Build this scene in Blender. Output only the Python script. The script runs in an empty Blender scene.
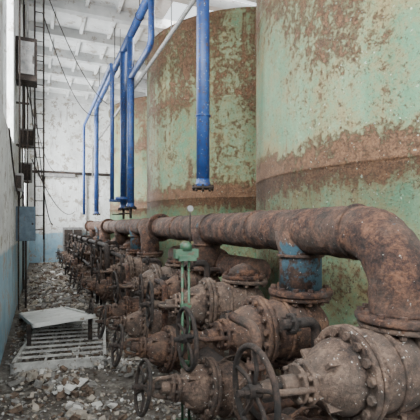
import bpy, bmesh, math, random
from mathutils import Vector, Matrix, Euler, noise as mnoise
random.seed(7)
V=Vector
scene=bpy.context.scene

# ---------------------------------------------------------------- materials
def newmat(name):
    m=bpy.data.materials.new(name); m.use_nodes=True
    nt=m.node_tree; nt.nodes.clear()
    out=nt.nodes.new('ShaderNodeOutputMaterial'); b=nt.nodes.new('ShaderNodeBsdfPrincipled')
    nt.links.new(b.outputs[0],out.inputs[0])
    return m,nt,b
class N:
    def __init__(s,nt):
        s.nt=nt; g=nt.nodes.new('ShaderNodeNewGeometry'); s.pos=g.outputs['Position']
    def link(s,a,b): s.nt.links.new(a,b)
    def scaled(s,v):
        n=s.nt.nodes.new('ShaderNodeVectorMath'); n.operation='MULTIPLY'; s.link(s.pos,n.inputs[0]); n.inputs[1].default_value=v; return n.outputs[0]
    def offset(s,v):
        n=s.nt.nodes.new('ShaderNodeVectorMath'); n.operation='ADD'; s.link(s.pos,n.inputs[0]); n.inputs[1].default_value=v; return n.outputs[0]
    def noise(s,scale,detail=5,rough=.6,vec=None,dist=0):
        n=s.nt.nodes.new('ShaderNodeTexNoise'); n.inputs['Scale'].default_value=scale
        n.inputs['Detail'].default_value=detail; n.inputs['Roughness'].default_value=rough
        n.inputs['Distortion'].default_value=dist
        s.link(vec if vec is not None else s.pos,n.inputs['Vector']); return n.outputs['Fac']
    def ramp(s,fac,stops,interp='LINEAR'):
        n=s.nt.nodes.new('ShaderNodeValToRGB'); cr=n.color_ramp; cr.interpolation=interp
        while len(cr.elements)<len(stops): cr.elements.new(0.5)
        for e,(p,c) in zip(cr.elements,stops):
            e.position=p
            if not isinstance(c,tuple): c=(c,c,c)
            e.color=(c[0],c[1],c[2],1)
        s.link(fac,n.inputs[0]); return n.outputs[0]
    def mix(s,f,a,b,mode='MIX'):
        n=s.nt.nodes.new('ShaderNodeMix'); n.data_type='RGBA'; n.blend_type=mode
        for inp,v in ((n.inputs['Factor'],f),(n.inputs[6],a),(n.inputs[7],b)):
            if isinstance(v,(int,float)): inp.default_value=v
            elif isinstance(v,tuple): inp.default_value=(v[0],v[1],v[2],1)
            else: s.link(v,inp)
        return n.outputs[2]
    def math(s,op,a,b=0.0,c=None):
        n=s.nt.nodes.new('ShaderNodeMath'); n.operation=op
        for i,v in enumerate((a,b,c)):
            if v is None: continue
            if isinstance(v,(int,float)): n.inputs[i].default_value=v
            else: s.link(v,n.inputs[i])
        return n.outputs[0]
    def z(s):
        n=s.nt.nodes.new('ShaderNodeSeparateXYZ'); s.link(s.pos,n.inputs[0]); return n.outputs[2]
    def bump(s,h,strength,dist,bsdf):
        n=s.nt.nodes.new('ShaderNodeBump'); n.inputs['Strength'].default_value=strength; n.inputs['Distance'].default_value=dist
        s.link(h,n.inputs['Height']); s.link(n.outputs[0],bsdf.inputs['Normal'])

def rust_mat(name,dark=(.014,.008,.006),mid=(.065,.029,.019),lite=(.20,.092,.05),paint=None,pamt=.6,speck=.68,scale=1.0,dustc=(.15,.11,.085),bd=.05):
    m,nt,b=newmat(name); k=N(nt)
    n1=k.noise(8*scale,8,.7); n2=k.noise(40*scale,6,.8); n3=k.noise(3*scale,4,.6)
    a=k.math('ADD',k.math('MULTIPLY',n1,.55),k.math('MULTIPLY',n2,.45))
    col=k.ramp(a,[(.42,dark),(.5,mid),(.60,lite)])
    dust=k.ramp(n3,[(.42,0.0),(.7,.45)])
    col=k.mix(dust,col,dustc)
    if paint:
        pm=k.ramp(k.noise(5*scale,7,.7),[(pamt-.03,0.0),(pamt+.03,1.0)])
        col=k.mix(pm,col,paint)
    sp=k.ramp(k.noise(38,3,.6),[(speck,0.0),(speck+.03,1.0)])
    col=k.mix(sp,col,(.45,.42,.38))
    k.link(col,b.inputs['Base Color']); b.inputs['Roughness'].default_value=.8
    k.bump(a,1.0,bd,b)
    return m
M_rust=rust_mat('rust_pipe',speck=.70,paint=(.05,.085,.10),pamt=.66,bd=.07)
M_rust2=rust_mat('rust_valve_body',dark=(.026,.017,.013),mid=(.085,.051,.036),lite=(.21,.135,.095),speck=.66,bd=.04,dustc=(.19,.15,.12))
M_rust3=rust_mat('rust_valve_body_brown',dark=(.02,.011,.008),mid=(.075,.038,.025),lite=(.20,.105,.06),speck=.68,bd=.04)
M_rustb=rust_mat('rust_bluepaint',paint=(.05,.115,.155),pamt=.51)
M_dark=rust_mat('dark_iron',dark=(.006,.005,.004),mid=(.020,.013,.010),lite=(.07,.042,.03),speck=.72,dustc=(.045,.035,.03),bd=.03)

def tank_mat():
    m,nt,b=newmat('peeling_green_tank_paint'); k=N(nt)
    z=k.z()
    zn=k.math('DIVIDE',z,6.2)
    off=k.offset((13.7,4.1,7.3))
    big=k.noise(.7,6,.62,vec=off); streak=k.noise(1.0,6,.65,vec=k.scaled((2.2,2.2,.45))); fine=k.noise(10,9,.82); vf=k.noise(50,5,.72)
    runs=k.noise(1.0,7,.7,vec=k.scaled((7,7,.35)))
    base=k.ramp(streak,[(.3,(.065,.17,.09)),(.5,(.115,.235,.135)),(.7,(.215,.315,.185))])
    och=k.ramp(k.noise(1.6,8,.75),[(.49,0.0),(.64,.75)])
    base=k.mix(och,base,(.26,.21,.09))
    prof=k.ramp(zn,[(0,.10),(.30,.05),(.335,.24),(.37,.24),(.40,.08),(.50,.09),(.64,.13),(.68,.20),(.70,.15),(.90,.15),(1,.22)])
    s=k.math('ADD',k.math('MULTIPLY',big,.38),k.math('MULTIPLY',fine,.50))
    s=k.math('ADD',s,k.math('MULTIPLY',runs,.14))
    s=k.math('ADD',s,k.math('MULTIPLY',prof,.60))
    mask=k.ramp(s,[(.585,0.0),(.62,1.0)])
    halo=k.ramp(s,[(.50,0.0),(.60,.75)])
    rc=k.ramp(k.math('ADD',k.math('MULTIPLY',fine,.4),k.math('MULTIPLY',vf,.6)),[(.38,(.04,.018,.01)),(.5,(.14,.066,.03)),(.62,(.32,.17,.08))])
    col=k.mix(halo,base,(.26,.17,.075)); col=k.mix(mask,col,rc)
    rn=k.ramp(runs,[(.56,0.0),(.66,.65)]); col=k.mix(rn,col,(.19,.10,.045))
    sn=k.math('ADD',k.math('MULTIPLY',k.noise(26,6,.75),.75),k.math('MULTIPLY',big,.25))
    spots=k.ramp(sn,[(.55,0.0),(.58,.9)]); col=k.mix(spots,col,(.105,.057,.03))
    sp1=k.ramp(vf,[(.60,0.0),(.64,1.0)]); col=k.mix(sp1,col,(.06,.035,.022))
    sp2=k.ramp(k.noise(30,3,.6),[(.67,0.0),(.70,1.0)]); col=k.mix(sp2,col,(.40,.44,.34))
    k.link(col,b.inputs['Base Color']); b.inputs['Roughness'].default_value=.7
    h=k.math('ADD',k.math('MULTIPLY',mask,k.math('MULTIPLY',fine,-1.1)),k.math('MULTIPLY',vf,.7))
    h=k.math('SUBTRACT',h,k.math('MULTIPLY',spots,.3))
    k.bump(h,1.0,.035,b)
    return m
M_tank=tank_mat()

def blue_mat():
    m,nt,b=newmat('blue_pipe_paint'); k=N(nt)
    base=k.ramp(k.noise(4,5,.6),[(.35,(.010,.036,.14)),(.65,(.022,.070,.23))])
    ch=k.ramp(k.noise(22,7,.75),[(.56,0.0),(.60,1.0)]); col=k.mix(ch,base,(.07,.045,.04))
    sp=k.ramp(k.noise(40,3),[(.66,0.0),(.69,1.0)]); col=k.mix(sp,col,(.35,.4,.45))
    k.link(col,b.inputs['Base Color']); b.inputs['Roughness'].default_value=.45
    k.bump(k.noise(40,5),.3,.01,b); return m
M_blue=blue_mat()
def simple(name,c1,c2,scale=8,rough=.8,spot=None,sth=.62,bump=.3):
    m,nt,b=newmat(name); k=N(nt)
    n=k.noise(scale,8,.65); col=k.ramp(n,[(.35,c1),(.65,c2)])
    if spot: col=k.mix(k.ramp(k.noise(scale*2.3,8,.7),[(sth,0.0),(sth+.04,1.0)]),col,spot)
    k.link(col,b.inputs['Base Color']); b.inputs['Roughness'].default_value=rough
    k.bump(n,bump,.03,b); return m
M_green=simple('green_stand_paint',(.022,.065,.038),(.05,.12,.065),10,.5,(.09,.05,.03),.55)
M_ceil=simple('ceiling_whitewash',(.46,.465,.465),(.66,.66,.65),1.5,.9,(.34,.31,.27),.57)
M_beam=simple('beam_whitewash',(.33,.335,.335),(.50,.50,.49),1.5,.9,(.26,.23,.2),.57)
M_white=simple('white_enamel',(.5,.51,.5),(.66,.67,.65),3,.6,(.2,.14,.1),.66)
M_sheet=simple('dusty_sheet_metal',(.42,.42,.40),(.58,.58,.55),4,.6,(.22,.18,.14),.60)
M_grate=simple('dirty_grating_metal',(.25,.245,.23),(.50,.49,.46),9,.7,(.12,.08,.055),.57)
M_grey=simple('grey_metal',(.12,.12,.12),(.25,.24,.23),10,.6,(.1,.05,.03),.6)
M_bluegrey=simple('bluegrey_enamel',(.05,.08,.11),(.10,.15,.19),10,.6,(.1,.05,.03),.6)
def floor_mat():
    m,nt,b=newmat('dusty_floor'); k=N(nt)
    a=k.noise(9,8,.8); big=k.noise(1.2,5,.6)
    col=k.ramp(a,[(.38,(.07,.057,.047)),(.5,(.17,.148,.125)),(.62,(.30,.275,.24))])
    col=k.mix(k.ramp(big,[(.45,.0),(.58,.75)]),col,(.07,.054,.042))
    k.link(col,b.inputs['Base Color']); b.inputs['Roughness'].default_value=.95
    k.bump(a,1,.06,b); return m
M_floor=floor_mat()
M_ch=[simple('chip_grey',(.14,.13,.118),(.29,.275,.255),20,.95),simple('chip_plaster',(.46,.44,.41),(.64,.62,.58),20,.95),simple('chip_brown',(.055,.038,.028),(.17,.115,.08),20,.95),simple('chip_buff',(.24,.205,.165),(.38,.335,.28),20,.95)]
def wall_mat():
    m,nt,b=newmat('plaster_wall_blue_dado'); k=N(nt); z=k.z()
    n=k.noise(1.6,8,.65)
    up=k.ramp(n,[(.3,(.47,.47,.46)),(.5,(.66,.67,.66)),(.7,(.77,.78,.77))])
    lo=k.ramp(n,[(.3,(.17,.29,.37)),(.6,(.33,.48,.57))])
    zz=k.math('ADD',z,k.math('MULTIPLY',k.noise(3,5),.12))
    f=k.ramp(k.math('DIVIDE',zz,3.0),[(.43,1.0),(.445,0.0)])
    col=k.mix(f,up,lo)
    st=k.ramp(k.noise(3.2,9,.75),[(.54,0.0),(.57,1.0)]); col=k.mix(st,col,(.34,.31,.27))
    st2=k.ramp(k.noise(2.1,9,.75,vec=k.scaled((3,3,.6))),[(.54,0.0),(.63,.7)]); col=k.mix(st2,col,(.25,.215,.18))
    k.link(col,b.inputs['Base Color']); b.inputs['Roughness'].default_value=.9
    k.bump(k.noise(12,7,.7),.4,.02,b); return m
M_wall=wall_mat()

# ---------------------------------------------------------------- mesh builder
def basis(d):
    d=d.normalized(); up=V((0,0,1)) if abs(d.z)<.9 else V((1,0,0))
    a=d.cross(up).normalized(); b=d.cross(a).normalized(); return d,a,b
class MB:
    def __init__(s): s.v=[]; s.f=[]; s.m=[]; s.sm=[]; s.mats=[]
    def mi(s,mat):
        if mat not in s.mats: s.mats.append(mat)
        return s.mats.index(mat)
    def face(s,idx,mi,sm): s.f.append(idx); s.m.append(mi); s.sm.append(sm)
    def lathe(s,o,d,prof,mat,seg=24,smooth=True,cap=True,start=0.0,sx=1,sy=1):
        o=V(o); d,a,b=basis(V(d)); mi=s.mi(mat); rings=[]
        for t,r in prof:
            base=len(s.v)
            for i in range(seg):
                an=start+2*math.pi*i/seg
                s.v.append(o+d*t+(a*math.cos(an)*sx+b*math.sin(an)*sy)*r)
            rings.append(base)
        for p,q in zip(rings,rings[1:]):
            for i in range(seg):
                j=(i+1)%seg; s.face((p+i,p+j,q+j,q+i),mi,smooth)
        if cap:
            s.face(tuple(rings[0]+i for i in range(seg))[::-1],mi,False)
            s.face(tuple(rings[-1]+i for i in range(seg)),mi,False)
    def cyl(s,p,q,r,mat,seg=20,smooth=True):
        p=V(p);q=V(q); s.lathe(p,q-p,[(0,r),((q-p).length,r)],mat,seg,smooth)
    def tube(s,path,r,mat,seg=20,cap=True,rough=0):
        path=[V(p) for p in path]
        if rough:
            fine=[path[0]]
            for p,q in zip(path,path[1:]):
                k=max(1,int((q-p).length/.022))
                for i in range(1,k+1): fine.append(p.lerp(q,i/k))
            path=fine
        mi=s.mi(mat); n=len(path); prev=None; rings=[]
        for i,p in enumerate(path):
            t=(path[min(i+1,n-1)]-path[max(i-1,0)]).normalized()
            if prev is None: _,a,_=basis(t)
            else: a=(prev-t*prev.dot(t)).normalized()
            b=t.cross(a); prev=a; base=len(s.v)
            for k in range(seg):
                an=2*math.pi*k/seg; e=a*math.cos(an)+b*math.sin(an); rr=r
                if rough:
                    q=p+e*r; rr=r+rough*(mnoise.fractal(q*14,1.0,2.0,4)+.6*max(0,mnoise.noise(q*5)))
                s.v.append(p+e*rr)
            rings.append(base)
        for p,q in zip(rings,rings[1:]):
            for i in range(seg):
                j=(i+1)%seg; s.face((p+i,p+j,q+j,q+i),mi,True)
        if cap:
            s.face(tuple(rings[0]+i for i in range(seg))[::-1],mi,False)
            s.face(tuple(rings[-1]+i for i in range(seg)),mi,False)
    def torus(s,c,d,R,r,mat,seg=36,ms=10):
        c=V(c); d,a,b=basis(V(d)); mi=s.mi(mat); base=len(s.v)
        for i in range(seg):
            an=2*math.pi*i/seg; e=a*math.cos(an)+b*math.sin(an)
            for k in range(ms):
                bn=2*math.pi*k/ms; s.v.append(c+e*(R+r*math.cos(bn))+d*r*math.sin(bn))
        for i in range(seg):
            for k in range(ms):
                i2=(i+1)%seg;k2=(k+1)%ms
                s.face((base+i*ms+k,base+i2*ms+k,base+i2*ms+k2,base+i*ms+k2),mi,True)
    def box(s,lo,hi,mat,rot=None,c=None):
        mi=s.mi(mat); base=len(s.v)
        for x in (lo[0],hi[0]):
            for y in (lo[1],hi[1]):
                for z in (lo[2],hi[2]):
                    p=V((x,y,z))
                    if rot is not None: p=rot@(p-V(c))+V(c)
                    s.v.append(p)
        for f in ((0,1,3,2),(4,6,7,5),(0,4,5,1),(2,3,7,6),(0,2,6,4),(1,5,7,3)):
            s.face(tuple(base+i for i in f),mi,False)
    def flange(s,c,d,r,th,mat,bolts=12,bore=0):
        c=V(c); dn,a,b=basis(V(d))
        e=min(.008,th*.25)
        s.lathe(c-dn*th/2,dn,[(0,r-e),(e,r),(th-e,r),(th,r-e)],mat,32)
        for i in range(bolts):
            an=2*math.pi*(i+.5)/bolts; p=c+(a*math.cos(an)+b*math.sin(an))*r*.86
            br=r*.075+.004
            s.lathe(p-dn*(th/2+.022),dn,[(0,br),(th+.044,br)],mat,6,False)
    def obj(s,name,loc=(0,0,0)):
        me=bpy.data.meshes.new(name); loc=V(loc)
        me.from_pydata([tuple(p-loc) for p in s.v],[],s.f)
        for m in s.mats: me.materials.append(m)
        me.polygons.foreach_set('material_index',s.m); me.polygons.foreach_set('use_smooth',s.sm); me.update()
        bm=bmesh.new(); bm.from_mesh(me); bmesh.ops.recalc_face_normals(bm,faces=bm.faces); bm.to_mesh(me); bm.free()
        o=bpy.data.objects.new(name,me); o.location=loc; scene.collection.objects.link(o); return o
def rpath(pts,r,n=8):
    pts=[V(p) for p in pts]; out=[pts[0]]
    for i in range(1,len(pts)-1):
        a,b,c=pts[i-1],pts[i],pts[i+1]; u=(a-b).normalized(); w=(c-b).normalized()
        ang=u.angle(w); t=r/math.tan(ang/2); p=b+u*t; q=b+w*t; cen=b+(u+w).normalized()*(r/math.sin(ang/2))
        for k in range(n+1):
            f=k/n
            th=(p-cen).angle(q-cen); e=((p-cen)*math.sin((1-f)*th)+(q-cen)*math.sin(f*th))/math.sin(th)
            out.append(cen+e)
    out.append(pts[-1]); return out

# ---------------------------------------------------------------- room
XL,XR,YB,YF,ZC=-.42,8.6,-4.0,18.5,7.05
def panel(name,axis,pos,th,u0,u1,v0,v1,holes,mat):
    mb=MB(); us=sorted({u0,u1,*[h[0] for h in holes],*[h[1] for h in holes]}); vs=sorted({v0,v1,*[h[2] for h in holes],*[h[3] for h in holes]})
    for a,b in zip(us,us[1:]):
        for c,d in zip(vs,vs[1:]):
            mu,mv=(a+b)/2,(c+d)/2
            if any(h[0]<mu<h[1] and h[2]<mv<h[3] for h in holes): continue
            if axis=='x': mb.box((pos,a,c),(pos+th,b,d),mat)
            elif axis=='y': mb.box((a,pos,c),(b,pos+th,d),mat)
            else: mb.box((a,c,pos),(b,d,pos+th),mat)
    return mb.obj(name)
LW=[(-3.2,-.8,3,5.8),(.2,2.6,3,5.8),(5.6,7.6,3,5.8),(11.5,13.5,2.2,5.6),(15,17,2.2,5.6)]  # last three openings are added, to brighten the second tank and back wall
panel('wall_left','x',XL-.3,.3,YB,YF,0,ZC,LW,M_wall)
panel('wall_right','x',XR,.3,YB,YF,0,ZC,[(4.5,7.5,2.5,6),(10,13,2.5,6),(15,17.5,2.5,6)],M_wall)  # openings added behind the tanks to light ceiling and back wall
panel('wall_back','y',YF,.3,XL-.3,XR+.3,0,ZC,[],M_wall)
panel('wall_front','y',YB-.3,.3,XL-.3,XR+.3,0,ZC,[(.8,3.8,2,6),(4.6,7.6,2,6)],M_wall)  # openings added behind the camera for fill light
panel('floor','z',-.2,.2,XL-.3,XR+.3,YB-.3,YF+.3,[],M_floor)
panel('ceiling','z',ZC,.2,XL-.3,XR+.3,YB-.3,YF+.3,[(3.0,5.6,8.6,10.6)],M_ceil)
mb=MB()
y=-3.2
while y<YF:
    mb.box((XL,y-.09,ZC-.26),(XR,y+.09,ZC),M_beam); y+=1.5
x=.3
while x<XR:
    for y0 in range(0,15):
        a=-3.2+1.5*y0+.09; b=a+1.32
        if 3.0-.1<x<5.7 and b>8.6 and a<10.6: continue
        mb.box((x-.04,a,ZC-.12),(x+.04,b,ZC),M_ceil)
    x+=.75
mb.obj('ceiling_beam_grid')
def window(name,axis,pos,u0,u1,v0,v1):
    mb=MB(); w=.05
    def bx(a,b,c,d):
        if axis=='x': mb.box((pos,a,c),(pos+.06,b,d),M_white)
        else: mb.box((a,pos,c),(b,pos+.06,d),M_white)
    for i in range(4):
        u=u0+(u1-u0-w)*i/3; bx(u,u+w,v0,v1)
    for i in range(4):
        v=v0+(v1-v0-w)*i/3; bx(u0,u1,v,v+w)
    mb.obj(name)
for i,h in enumerate(LW): window('window_%d'%(i+1),'x',XL-.2,*h)  # third to fifth frames belong to the added openings
window('window_6','x',XR+.1,4.5,7.5,2.5,6); window('window_7','x',XR+.1,10,13,2.5,6); window('window_8','x',XR+.1,15,17.5,2.5,6)  # frames of the added right-wall windows, unseen behind the tanks
window('window_9','y',YB-.2,.8,3.8,2,6); window('window_10','y',YB-.2,4.6,7.6,2,6)  # frames of the added windows behind the camera

# ---------------------------------------------------------------- tanks
Xc,R,Y1,S,H=5.0,2.633,3.47,5.66,5.80
for i in range(3):
    mb=MB(); yc=Y1+S*i
    mb.lathe((Xc,yc,0),(0,0,1),[(0,R+.06),(.12,R+.06),(.12,R),(2.13,R),(2.135,R+.012),(2.16,R+.012),(2.165,R),(4.1,R),(4.105,R+.012),(4.13,R+.012),(4.135,R),(H-.1,R),(H-.1,R+.05),(H,R+.05),(H+.001,R),(H+.25,.3),(H+.25,.01)],M_tank,128)
    mb.cyl((Xc,yc,H+.2),(Xc,yc,H+.5),.25,M_tank)
    o=mb.obj('storage_tank',(Xc,yc,0))

# ---------------------------------------------------------------- rusty manifolds
HX,HZ,HR=1.9,1.555,.172
def manifold(y0,length,mat=M_rust):
    mb=MB(); near=y0<3
    yE=y0+length
    path=rpath([(HX,yE,HZ),(HX,y0,HZ),(HX,y0,1.09)],.33,10)
    mb.tube(path,HR,mat,64 if near else 32,rough=.009)
    mb.flange((HX,y0,1.075),(0,0,1),.25,.04,mat,12)
    for yy in (y0+.34,y0+1.6,y0+2.7,y0+3.9): mb.torus((HX,yy,HZ),(0,1,0),HR,.014,mat,32,8)
    mb.flange((HX,yE,HZ),(0,1,0),.24,.05,mat,12); mb.flange((HX,yE+.055,HZ),(0,1,0),.24,.045,mat,12)
    for dy in (.96,2.88):
        mb.lathe((HX,y0+dy,1.09),(0,0,1),[(0,.165),(.28,.165),(.36,.19),(.46,.20)],M_rustb if dy<2 else mat,28)
        mb.flange((HX,y0+dy,1.075),(0,0,1),.25,.045,mat,12)
        mb.torus((HX,y0+dy,1.36),(0,0,1),.175,.012,mat,32,8)
    for i in range(5):
        yy=y0+.96*i
        mb.lathe((HX,yy,0),(0,0,1),[(0,.15),(.5,.15)],mat,24); mb.flange((HX,yy,.515),(0,0,1),.23,.04,mat,12)
        if i in(2,4):
            mb.flange((HX,yy,1.08),(0,0,1),.22,.04,mat,12)
            mb.lathe((HX,yy,1.09),(0,0,1),[(0,.15),(.06,.14),(.10,.08),(.12,.02)],mat,24)
    p2=rpath([(2.08,y0+1.9,1.12),(2.08,y0+4.9,1.12),(2.75,y0+4.9,1.12)],.25,8)
    mb.tube(p2,.13,mat,24); mb.flange((2.08,y0+3.0,1.12),(0,1,0),.19,.05,mat,10)
    mb.tube([(1.40,y0-.5,.38),(1.40,y0+4.6,.38)],.10,M_dark,20)
    for i in range(5):
        yy=y0+.48+.96*i
        mb.tube(rpath([(1.40,yy,.38),(1.72,yy,.38),(1.72,yy,.0)],.12,6),.06,M_dark,16)
        h=(.95,.78,1.18,.88,1.05)[i]
        mb.tube(rpath([(1.72,yy+.05,.1),(1.72,yy+.05,h),(1.45,yy+.05,h)],.07,5),.035,M_dark,12)
        mb.flange((1.52,yy+.05,h),(1,0,0),.07,.03,M_dark,6)
        if i%2==0:
            mb.tube(rpath([(1.5,yy-.05,.48),(1.2,yy-.05,.48),(1.2,yy-.05,.98),(1.2,yy+.28,.98)],.08,5),.032,mat,12)
            mb.flange((1.2,yy-.05,.75),(0,0,1),.065,.03,mat,6)
    return mb.obj('rusty_pipe_manifold',(HX,y0,0))
for i in range(3): manifold(1.68+S*i,4.95 if i<2 else 3.95)

# ---------------------------------------------------------------- gate valve
def valve_mesh(mat,wheelmat,vert=True):
    mb=MB(); X=(-1,0,0)
    mb.lathe((0,0,-.245),(0,0,1),[(0,.14),(.49,.14)],mat,28)
    for sg in (-1,1): mb.flange((0,0,.245*sg-.01*sg),(0,0,1),.235,.035,mat,12)
    mb.lathe((.2,0,0),X,[(0,.05),(.02,.13),(.08,.19),(.2,.225),(.32,.235),(.42,.225),(.50,.21),(.54,.21)],mat,32,sx=1,sy=1)
    for t in (.25,.4): mb.torus((.2-t,0,0),X,.232,.014,mat,36,8)
    mb.flange((-.365,0,0),X,.262,.035,mat,16); mb.flange((-.405,0,0),X,.262,.035,mat,16)
    mb.lathe((-.42,0,0),X,[(0,.20),(.05,.195),(.12,.165),(.18,.12),(.22,.085),(.24,.08)],mat,28)
    for an in range(4):
        a=math.pi/4+an*math.pi/2
        rot=Matrix.Rotation(a,3,'X'); mb.box((-.6,-.01,.07),(-.42,.01,.17),mat,rot,(0,0,0))
    mb.flange((-.665,0,0),X,.115,.03,mat,6); mb.flange((-.71,0,0),X,.10,.025,mat,4)
    mb.cyl((-.66,0,0),(-.80,0,0),.05,mat,16)
    for sg in (-1,1):
        mb.tube(rpath([(-.67,.095*sg,0),(-.84,.07*sg,0),(-.89,.02*sg,0)],.03,4),.017,mat,8)
    mb.cyl((-.86,0,0),(-.92,0,0),.04,mat,16)
    mb.cyl((-.7,0,0),(-1.04,0,0),.017,wheelmat,12)
    mb.torus((-.95,0,0),X,.21,.0155,wheelmat,40,10)
    mb.cyl((-.915,0,0),(-.985,0,0),.034,wheelmat,16); mb.lathe((-.985,0,0),X,[(0,.026),(.025,.026)],wheelmat,6,False)
    for i in range(5):
        a=2*math.pi*i/5+.3; e=V((0,math.cos(a),math.sin(a)))
        mb.tube([V((-.95,0,0))+e*.03,V((-.935,0,0))+e*.1,V((-.945,0,0))+e*.17,V((-.95,0,0))+e*.207],.0115,wheelmat,8)
    o=mb.obj('gate_valve'); return o
proto=valve_mesh(M_rust2,M_dark); me=proto.data; bpy.data.objects.remove(proto)
me2p=valve_mesh(M_rust3,M_dark); me2=me2p.data; bpy.data.objects.remove(me2p)
for i in range(3):
    for j in range(5):
        yy=1.68+S*i+.96*j
        o=bpy.data.objects.new('gate_valve',me if j%2==0 else me2); scene.collection.objects.link(o)
        far=(i,j)>(0,1)
        o.location=(HX,yy,.80); o.rotation_euler=(0,random.uniform(-.06,.10) if far else 0,random.uniform(-.16,.16) if far else random.uniform(-.03,.03))
        if (i,j) in ((0,3),(1,2),(2,1)): o.scale=(.85,.85,1)
        o=bpy.data.objects.new('gate_valve',me2 if j%2==0 else me); scene.collection.objects.link(o)
        m=Matrix.Rotation(math.radians(10+(random.uniform(-6,7) if far else 0)),3,'Y')@Matrix.Rotation(math.radians(90),3,'X')
        o.rotation_euler=m.to_euler(); o.scale=(.82,)*3; o.location=(1.40,yy,.38)

mb=MB()
for (x,z,r,a,b) in ((1.12,1.22,.045,7.4,17.8),(1.3,1.05,.035,6.9,17.5),(1.0,.72,.03,7.8,16.5)):
    mb.tube(rpath([(x,a,z-.6),(x,a,z),(x,b,z),(x,b,0.02)],.1,6),r,M_dark,14)
    y=a+.8
    while y<b-.4:
        mb.cyl((x,y,0.0),(x,y,z),.02,M_dark,8); mb.flange((x,y+.3,z),(0,1,0),r*2,.03,M_dark,6); y+=1.6
mb.obj('small_bore_pipework')

# ---------------------------------------------------------------- blue pipes
mb=MB(); BZ=5.93
mb.tube(rpath([(1.9,2.5,BZ),(1.9,15.1,BZ),(1.9,15.1,2.0)],.25,8),.085,M_blue,20)
for yy,zb in ((4.70,2.08),(9.1,2.0),(9.95,2.0)):
    mb.cyl((1.9,yy,BZ),(1.9,yy,zb),.083,M_blue,20)
for yy,zb in ((4.70,2.08),(9.1,2.0),(9.95,2.0),(15.1,2.0)):
    mb.flange((1.9,yy,zb-.01),(0,0,1),.14,.03,M_dark,8)
    mb.torus((1.9,yy,zb+.9),(0,0,1),.085,.012,M_blue,24,8)
    mb.lathe((1.9,yy,zb+.0),(0,0,1),[(0,.11),(.05,.09),(.1,.083)],M_blue,20)
mb.cyl((1.9,7.25,BZ),(1.9,7.25,6.75),.07,M_blue,16)
mb.tube(rpath([(1.9,7.25,BZ),(1.9,7.25,4.95),(1.9,9.1,4.95)],.2,8),.06,M_blue,18)
mb.tube(rpath([(1.55,9.5,2.2),(1.55,9.5,5.4),(1.55,16,5.4),(1.55,16,2.0)],.2,8),.05,M_blue,16)
for yy in (3.5,6.4,8.2,11.2,14.3):
    mb.cyl((1.9,yy,BZ),(1.9,yy,ZC-.01),.012,M_dark,8); mb.torus((1.9,yy,BZ),(0,1,0),.09,.01,M_dark,20,6)
for yy in (9.1,9.95):
    mb.tube([(1.9,yy,2.0),(1.9,yy,1.75)],.03,M_dark,10)
    mb.tube([(1.55,yy,2.2),(1.9,yy,2.2)],.04,M_blue,10)
    mb.torus((1.75,yy,1.86),(0,0,1),.12,.012,M_dark,20,6); mb.cyl((1.63,yy,1.86),(1.87,yy,1.86),.012,M_dark,8)
mb.obj('blue_overhead_pipe')
mb=MB()
mb.tube(rpath([(2.05,1.5,4.85),(2.05,17.5,4.85),(2.05,17.5,3.6)],.2,6),.035,M_grey,14)
for yy in (3.5,6.5,11.2,17): mb.cyl((2.05,yy,4.85),(2.05,yy,ZC-.01),.01,M_grey,8)
mb.obj('thin_overhead_pipe')

# ---------------------------------------------------------------- green spindle stand
mb=MB(); px,py=1.05,2.98
for dx in (-.02,.035): mb.cyl((px+dx,py,0),(px+dx,py,1.34),.010,M_green,10)
mb.box((px-.085,py-.03,1.34),(px+.105,py+.03,1.41),M_green)
mb.box((px-.06,py-.05,1.32),(px+.08,py+.05,1.36),M_green)
mb.lathe((px+.01,py,1.40),(0,0,1),[(0,.05),(.05,.045),(.07,.02)],M_green,16)
mb.cyl((px+.045,py,1.4),(px+.045,py,1.70),.007,M_dark,8)
mb.lathe((px+.045,py-.010,1.73),(0,1,0),[(0,.024),(.02,.024)],M_grey,20)
mb.flange((px+.01,py,.02),(0,0,1),.09,.03,M_green,4)
for zz in (.5,.95): mb.box((px-.035,py-.015,zz),(px+.05,py+.015,zz+.03),M_green)
mb.obj('valve_spindle_stand',(px,py,0))

# ---------------------------------------------------------------- left wall fittings
mb=MB(); ly=9.0
for dx in (-.1,.07): mb.cyl((dx,ly,1.3),(dx,ly,6.95),.018,M_dark,10)
z=1.5
while z<6.9: mb.cyl((-.1,ly,z),(.07,ly,z),.01,M_dark,8); z+=.3
for z in (1.5,3.2,5.0,6.6):
    for dx in (-.1,.07): mb.cyl((XL,ly+.02,z),(dx,ly+.02,z),.012,M_dark,8)
mb.obj('wall_ladder')
mb=MB(); e=.004
mb.box((XL+e,8.2,4.3),(-.05,8.6,5.1),M_dark); mb.box((XL+.05,8.14,4.4),(-.1,8.2,5.0),M_grey)
mb.box((-.13,8.12,4.6),(-.11,8.14,4.75),M_dark)
mb.cyl((-.22,8.35,5.1),(-.22,8.35,6.75),.02,M_grey,8); mb.obj('electrical_cabinet')
mb=MB()
mb.box((XL+e,8.3,1.3),(-.08,8.48,1.95),M_bluegrey); mb.box((XL+.03,8.28,1.35),(-.11,8.3,1.9),M_bluegrey)
mb.cyl((-.13,8.26,1.62),(-.13,8.3,1.62),.02,M_dark,8)
for x in (-.36,-.3,-.22): mb.cyl((x,8.38,1.95),(x,8.38,4.28),.014,M_dark,8)
for z in (2.4,3.1,3.9): mb.box((XL+e,8.36,z),(-.19,8.42,z+.03),M_dark)
mb.cyl((-.25,8.38,0),(-.25,8.38,1.3),.02,M_dark,8)
mb.obj('switch_box')
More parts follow.
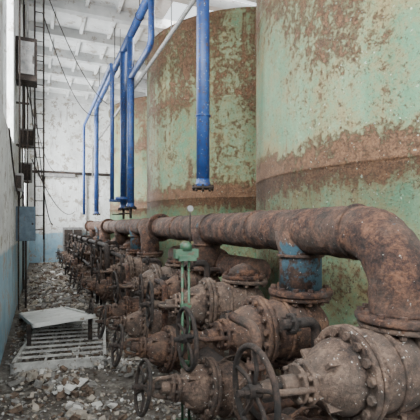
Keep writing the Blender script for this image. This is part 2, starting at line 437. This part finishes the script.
for (yy,z0,z1,x1) in ((10.2,2.6,3.05,-.17),(7.7,2.2,2.5,-.27),(9.6,3.3,3.7,-.1)):
    mb=MB()
    mb.box((XL+e,yy,z0),(x1,yy+.25,z1),M_grey); mb.box((XL+.03,yy-.02,z0+.04),(x1-.03,yy,z1-.04),M_dark)
    mb.cyl((-.33,yy+.1,z1),(-.33,yy+.1,6.75),.015,M_dark,8); mb.cyl((-.35,yy+.1,.1),(-.35,yy+.1,z0),.013,M_dark,8)
    mb.obj('junction_box')
mb=MB()
for k,(x0,x1,y0,y1,z0,z1,sag) in enumerate([(-.05,1.9,8.7,12.5,6.75,5.3,.9),(.05,1.9,9,15,6.0,5.6,1.3),(-.3,.6,8.7,18.3,4.6,3.9,1.0),(-.2,.1,8.9,8.9,4.6,2.6,1.5),(-.15,1.4,8.7,18.3,2.9,2.2,1.0),(-.38,-.3,6,9,2.9,2.4,1.1),(-.1,.25,8.8,9.2,4.2,1.6,1.2)]):
    mb.tube([(x0+(x1-x0)*t/20,y0+(y1-y0)*t/20,z0+(z1-z0)*t/20-sag*4*(t/20)*(1-t/20)*.5) for t in range(21)],.012,M_dark,6)
mb.obj('hanging_cable')
mb=MB()
mb.tube([(XL+e,YF-.15,3.85),(3.4,YF-.15,3.85)],.06,M_dark,12); mb.box((-.1,YF-.25,3.66),(1.4,YF-.01,3.8),M_grey)
for x in (0,1.2,2.4): mb.cyl((x,YF-.15,3.85),(x,YF,3.85),.03,M_dark,8)
for x in (.15,1.9): mb.cyl((x,YF-.08,0),(x,YF-.08,3.85),.03,M_grey,8)
mb.obj('wall_pipe_rail')
mb=MB(); mb.box((.9,YF-.5,0),(1.7,YF-.02,1.5),M_grey); mb.box((.95,YF-.53,.1),(1.28,YF-.5,1.4),M_dark);mb.box((1.32,YF-.53,.1),(1.65,YF-.5,1.4),M_dark); mb.obj('control_cabinet')

# ---------------------------------------------------------------- grating + leaning sheet
mb=MB()
rg=Matrix.Rotation(math.radians(-8),3,'Z'); cg=(.25,5.4,0)
for x in (-.2,.76): mb.box((x,4.70,.0),(x+.035,6.6,.11),M_grate,rg,cg)
for y in (4.70,6.56): mb.box((-.2,y,.0),(.795,y+.035,.11),M_grate,rg,cg)
for i in range(8):
    y=4.93+i*.2; mb.box((-.18,y,.085),(.77,y+.025,.108),M_grate,rg,cg)
for x in (.12,.46): mb.box((x,4.72,.06),(x+.02,6.58,.085),M_grate,rg,cg)
for x in (-.15,.58): mb.box((x,5.42,.10),(x+.05,5.48,.36),M_dark)
mb.obj('metal_grating_frame')
sl=-math.atan2(.30,2.2)
c=V((.2,6.45,.26)); rot=(Matrix.Rotation(math.radians(6),3,'Z')@Matrix.Rotation(sl,3,'X')@Matrix.Rotation(math.radians(-3),3,'Y'))
mb=MB()
mb.box((-.19,5.30,.235),(.52,7.6,.25),M_sheet,rot,c)
for a,b in (((-.21,5.28,.225),(-.18,7.62,.275)),((.51,5.28,.225),(.54,7.62,.275)),((-.21,5.28,.225),(.54,5.31,.275)),((-.21,7.59,.225),(.54,7.62,.275))): mb.box(a,b,M_sheet,rot,c)
mb.obj('metal_door_leaf')

# ---------------------------------------------------------------- rubble
mb=MB()
mis=[mb.mi(m) for m in M_ch]
def chip(x,y,s,mi,z0=0,flat=1):
    e=Euler((random.uniform(-.6,.6),random.uniform(-.6,.6),random.uniform(0,6.28))).to_matrix()
    sx,sy,sz=s*random.uniform(.6,1.3),s*random.uniform(.4,1.1),s*random.uniform(.12,.6)*flat
    base=len(mb.v)
    for a in (-1,1):
        for b in (-1,1):
            for c in (-1,1):
                p=V((a*sx*random.uniform(.35,1),b*sy*random.uniform(.35,1),c*sz*random.uniform(.5,1)))
                mb.v.append(e@p+V((x,y,z0+sz*.6)))
    for f in ((0,1,3,2),(4,6,7,5),(0,4,5,1),(2,3,7,6),(0,2,6,4),(1,5,7,3)): mb.face(tuple(base+i for i in f),mi,False)
for i in range(24000):
    y=1.0+11*random.random()**1.5; x=random.uniform(XL+.06,1.9)
    if mnoise.noise(V((x*1.7,y*1.3,3)))<random.uniform(-.35,.15): 
        if random.random()<.75: continue
    s=random.choice((.005,.008,.011,.015,.022)) if random.random()<.95 else random.uniform(.03,.055)
    chip(x,y,s,random.choices(mis,(5,1.6,4,4))[0],random.uniform(0,.012))
for k in range(18):
    cx,cy=random.uniform(XL+.25,.9),random.uniform(2.9,12); rr=random.uniform(.12,.35)
    for i in range(int(rr*420)):
        d=abs(random.gauss(0,rr*.5)); a=random.uniform(0,6.28)
        x,y=cx+d*math.cos(a),cy+d*math.sin(a)
        if x<XL+.05 or (4.7<y<7.7 and x<.9): continue
        chip(x,y,random.uniform(.012,.06),random.choices(mis,(4,1.8,4,3.5))[0],max(0,.10*rr/.3*(1-d/rr)),1.2)
for i in range(900):
    y=random.uniform(8,18); x=random.uniform(XL+.1,1.8); chip(x,y,random.uniform(.02,.09),random.choices(mis,(4,1,4,3))[0])
mb.obj('rubble_debris')

# ---------------------------------------------------------------- lights
def area(name,loc,rot,sx,sy,p,col=(1,1,1)):
    l=bpy.data.lights.new(name,'AREA'); l.shape='RECTANGLE'; l.size=sx; l.size_y=sy; l.energy=p; l.color=col
    o=bpy.data.objects.new(name,l); o.location=loc; o.rotation_euler=rot; scene.collection.objects.link(o)
r=math.radians
cool=(.95,.985,1)
area('daylight_left_a',(XL-.1,-2.0,4.4),(r(90),0,r(-90)),2.4,2.8,330,cool)
area('daylight_left_b',(XL-.1,1.4,4.4),(r(90),0,r(-90)),2.4,2.8,500,cool)
area('added_fill_left_e',(XL-.1,6.6,4.4),(r(90),0,r(-90)),2.0,2.8,300,cool)  # added source, brightens the second tank from the left
area('added_fill_left_c',(XL-.1,12.5,3.9),(r(90),0,r(-90)),2.0,3.4,480,cool)  # added source, brightens the back wall
area('added_fill_left_d',(XL-.1,16,3.9),(r(90),0,r(-90)),2.0,3.4,560,cool)  # second added source for the far end and back wall
area('daylight_front',(2.3,YB-.1,4.0),(r(90),0,0),3,4,520,cool)  # added fill from behind the camera, lifts the tanks
area('added_fill_front_b',(6.1,YB-.1,4.0),(r(90),0,0),3,4,100,cool)  # weaker added fill beside it, also out of view
area('daylight_skylight',(4.3,9.6,ZC+.25),(0,0,0),2.5,1.9,500,cool)
area('added_fill_right_a',(XR+.05,11.5,4.2),(r(90),0,r(90)),3,3.4,700,cool)  # unseen source added behind the tanks to lift the ceiling
area('added_fill_right_b',(XR+.05,6,4.2),(r(90),0,r(90)),3,3.4,450,cool)  # another added source behind the tanks, for the ceiling
area('added_fill_right_c',(XR+.05,16.3,4.2),(r(90),0,r(90)),2.4,3.4,750,cool)  # added source hidden by the tanks, brightens ceiling and back wall
w=bpy.data.worlds.new('overcast'); w.use_nodes=True; scene.world=w
w.node_tree.nodes['Background'].inputs[0].default_value=(.9,.95,1,1); w.node_tree.nodes['Background'].inputs[1].default_value=2.0

# ---------------------------------------------------------------- camera
cd=bpy.data.cameras.new('camera'); cd.sensor_width=36; cd.lens=36*400/420; cd.shift_y=15/420; cd.clip_start=.02
co=bpy.data.objects.new('camera',cd); co.location=(0,0,1.6); co.rotation_euler=(r(90),0,r(-23.02)); scene.collection.objects.link(co)
scene.camera=co
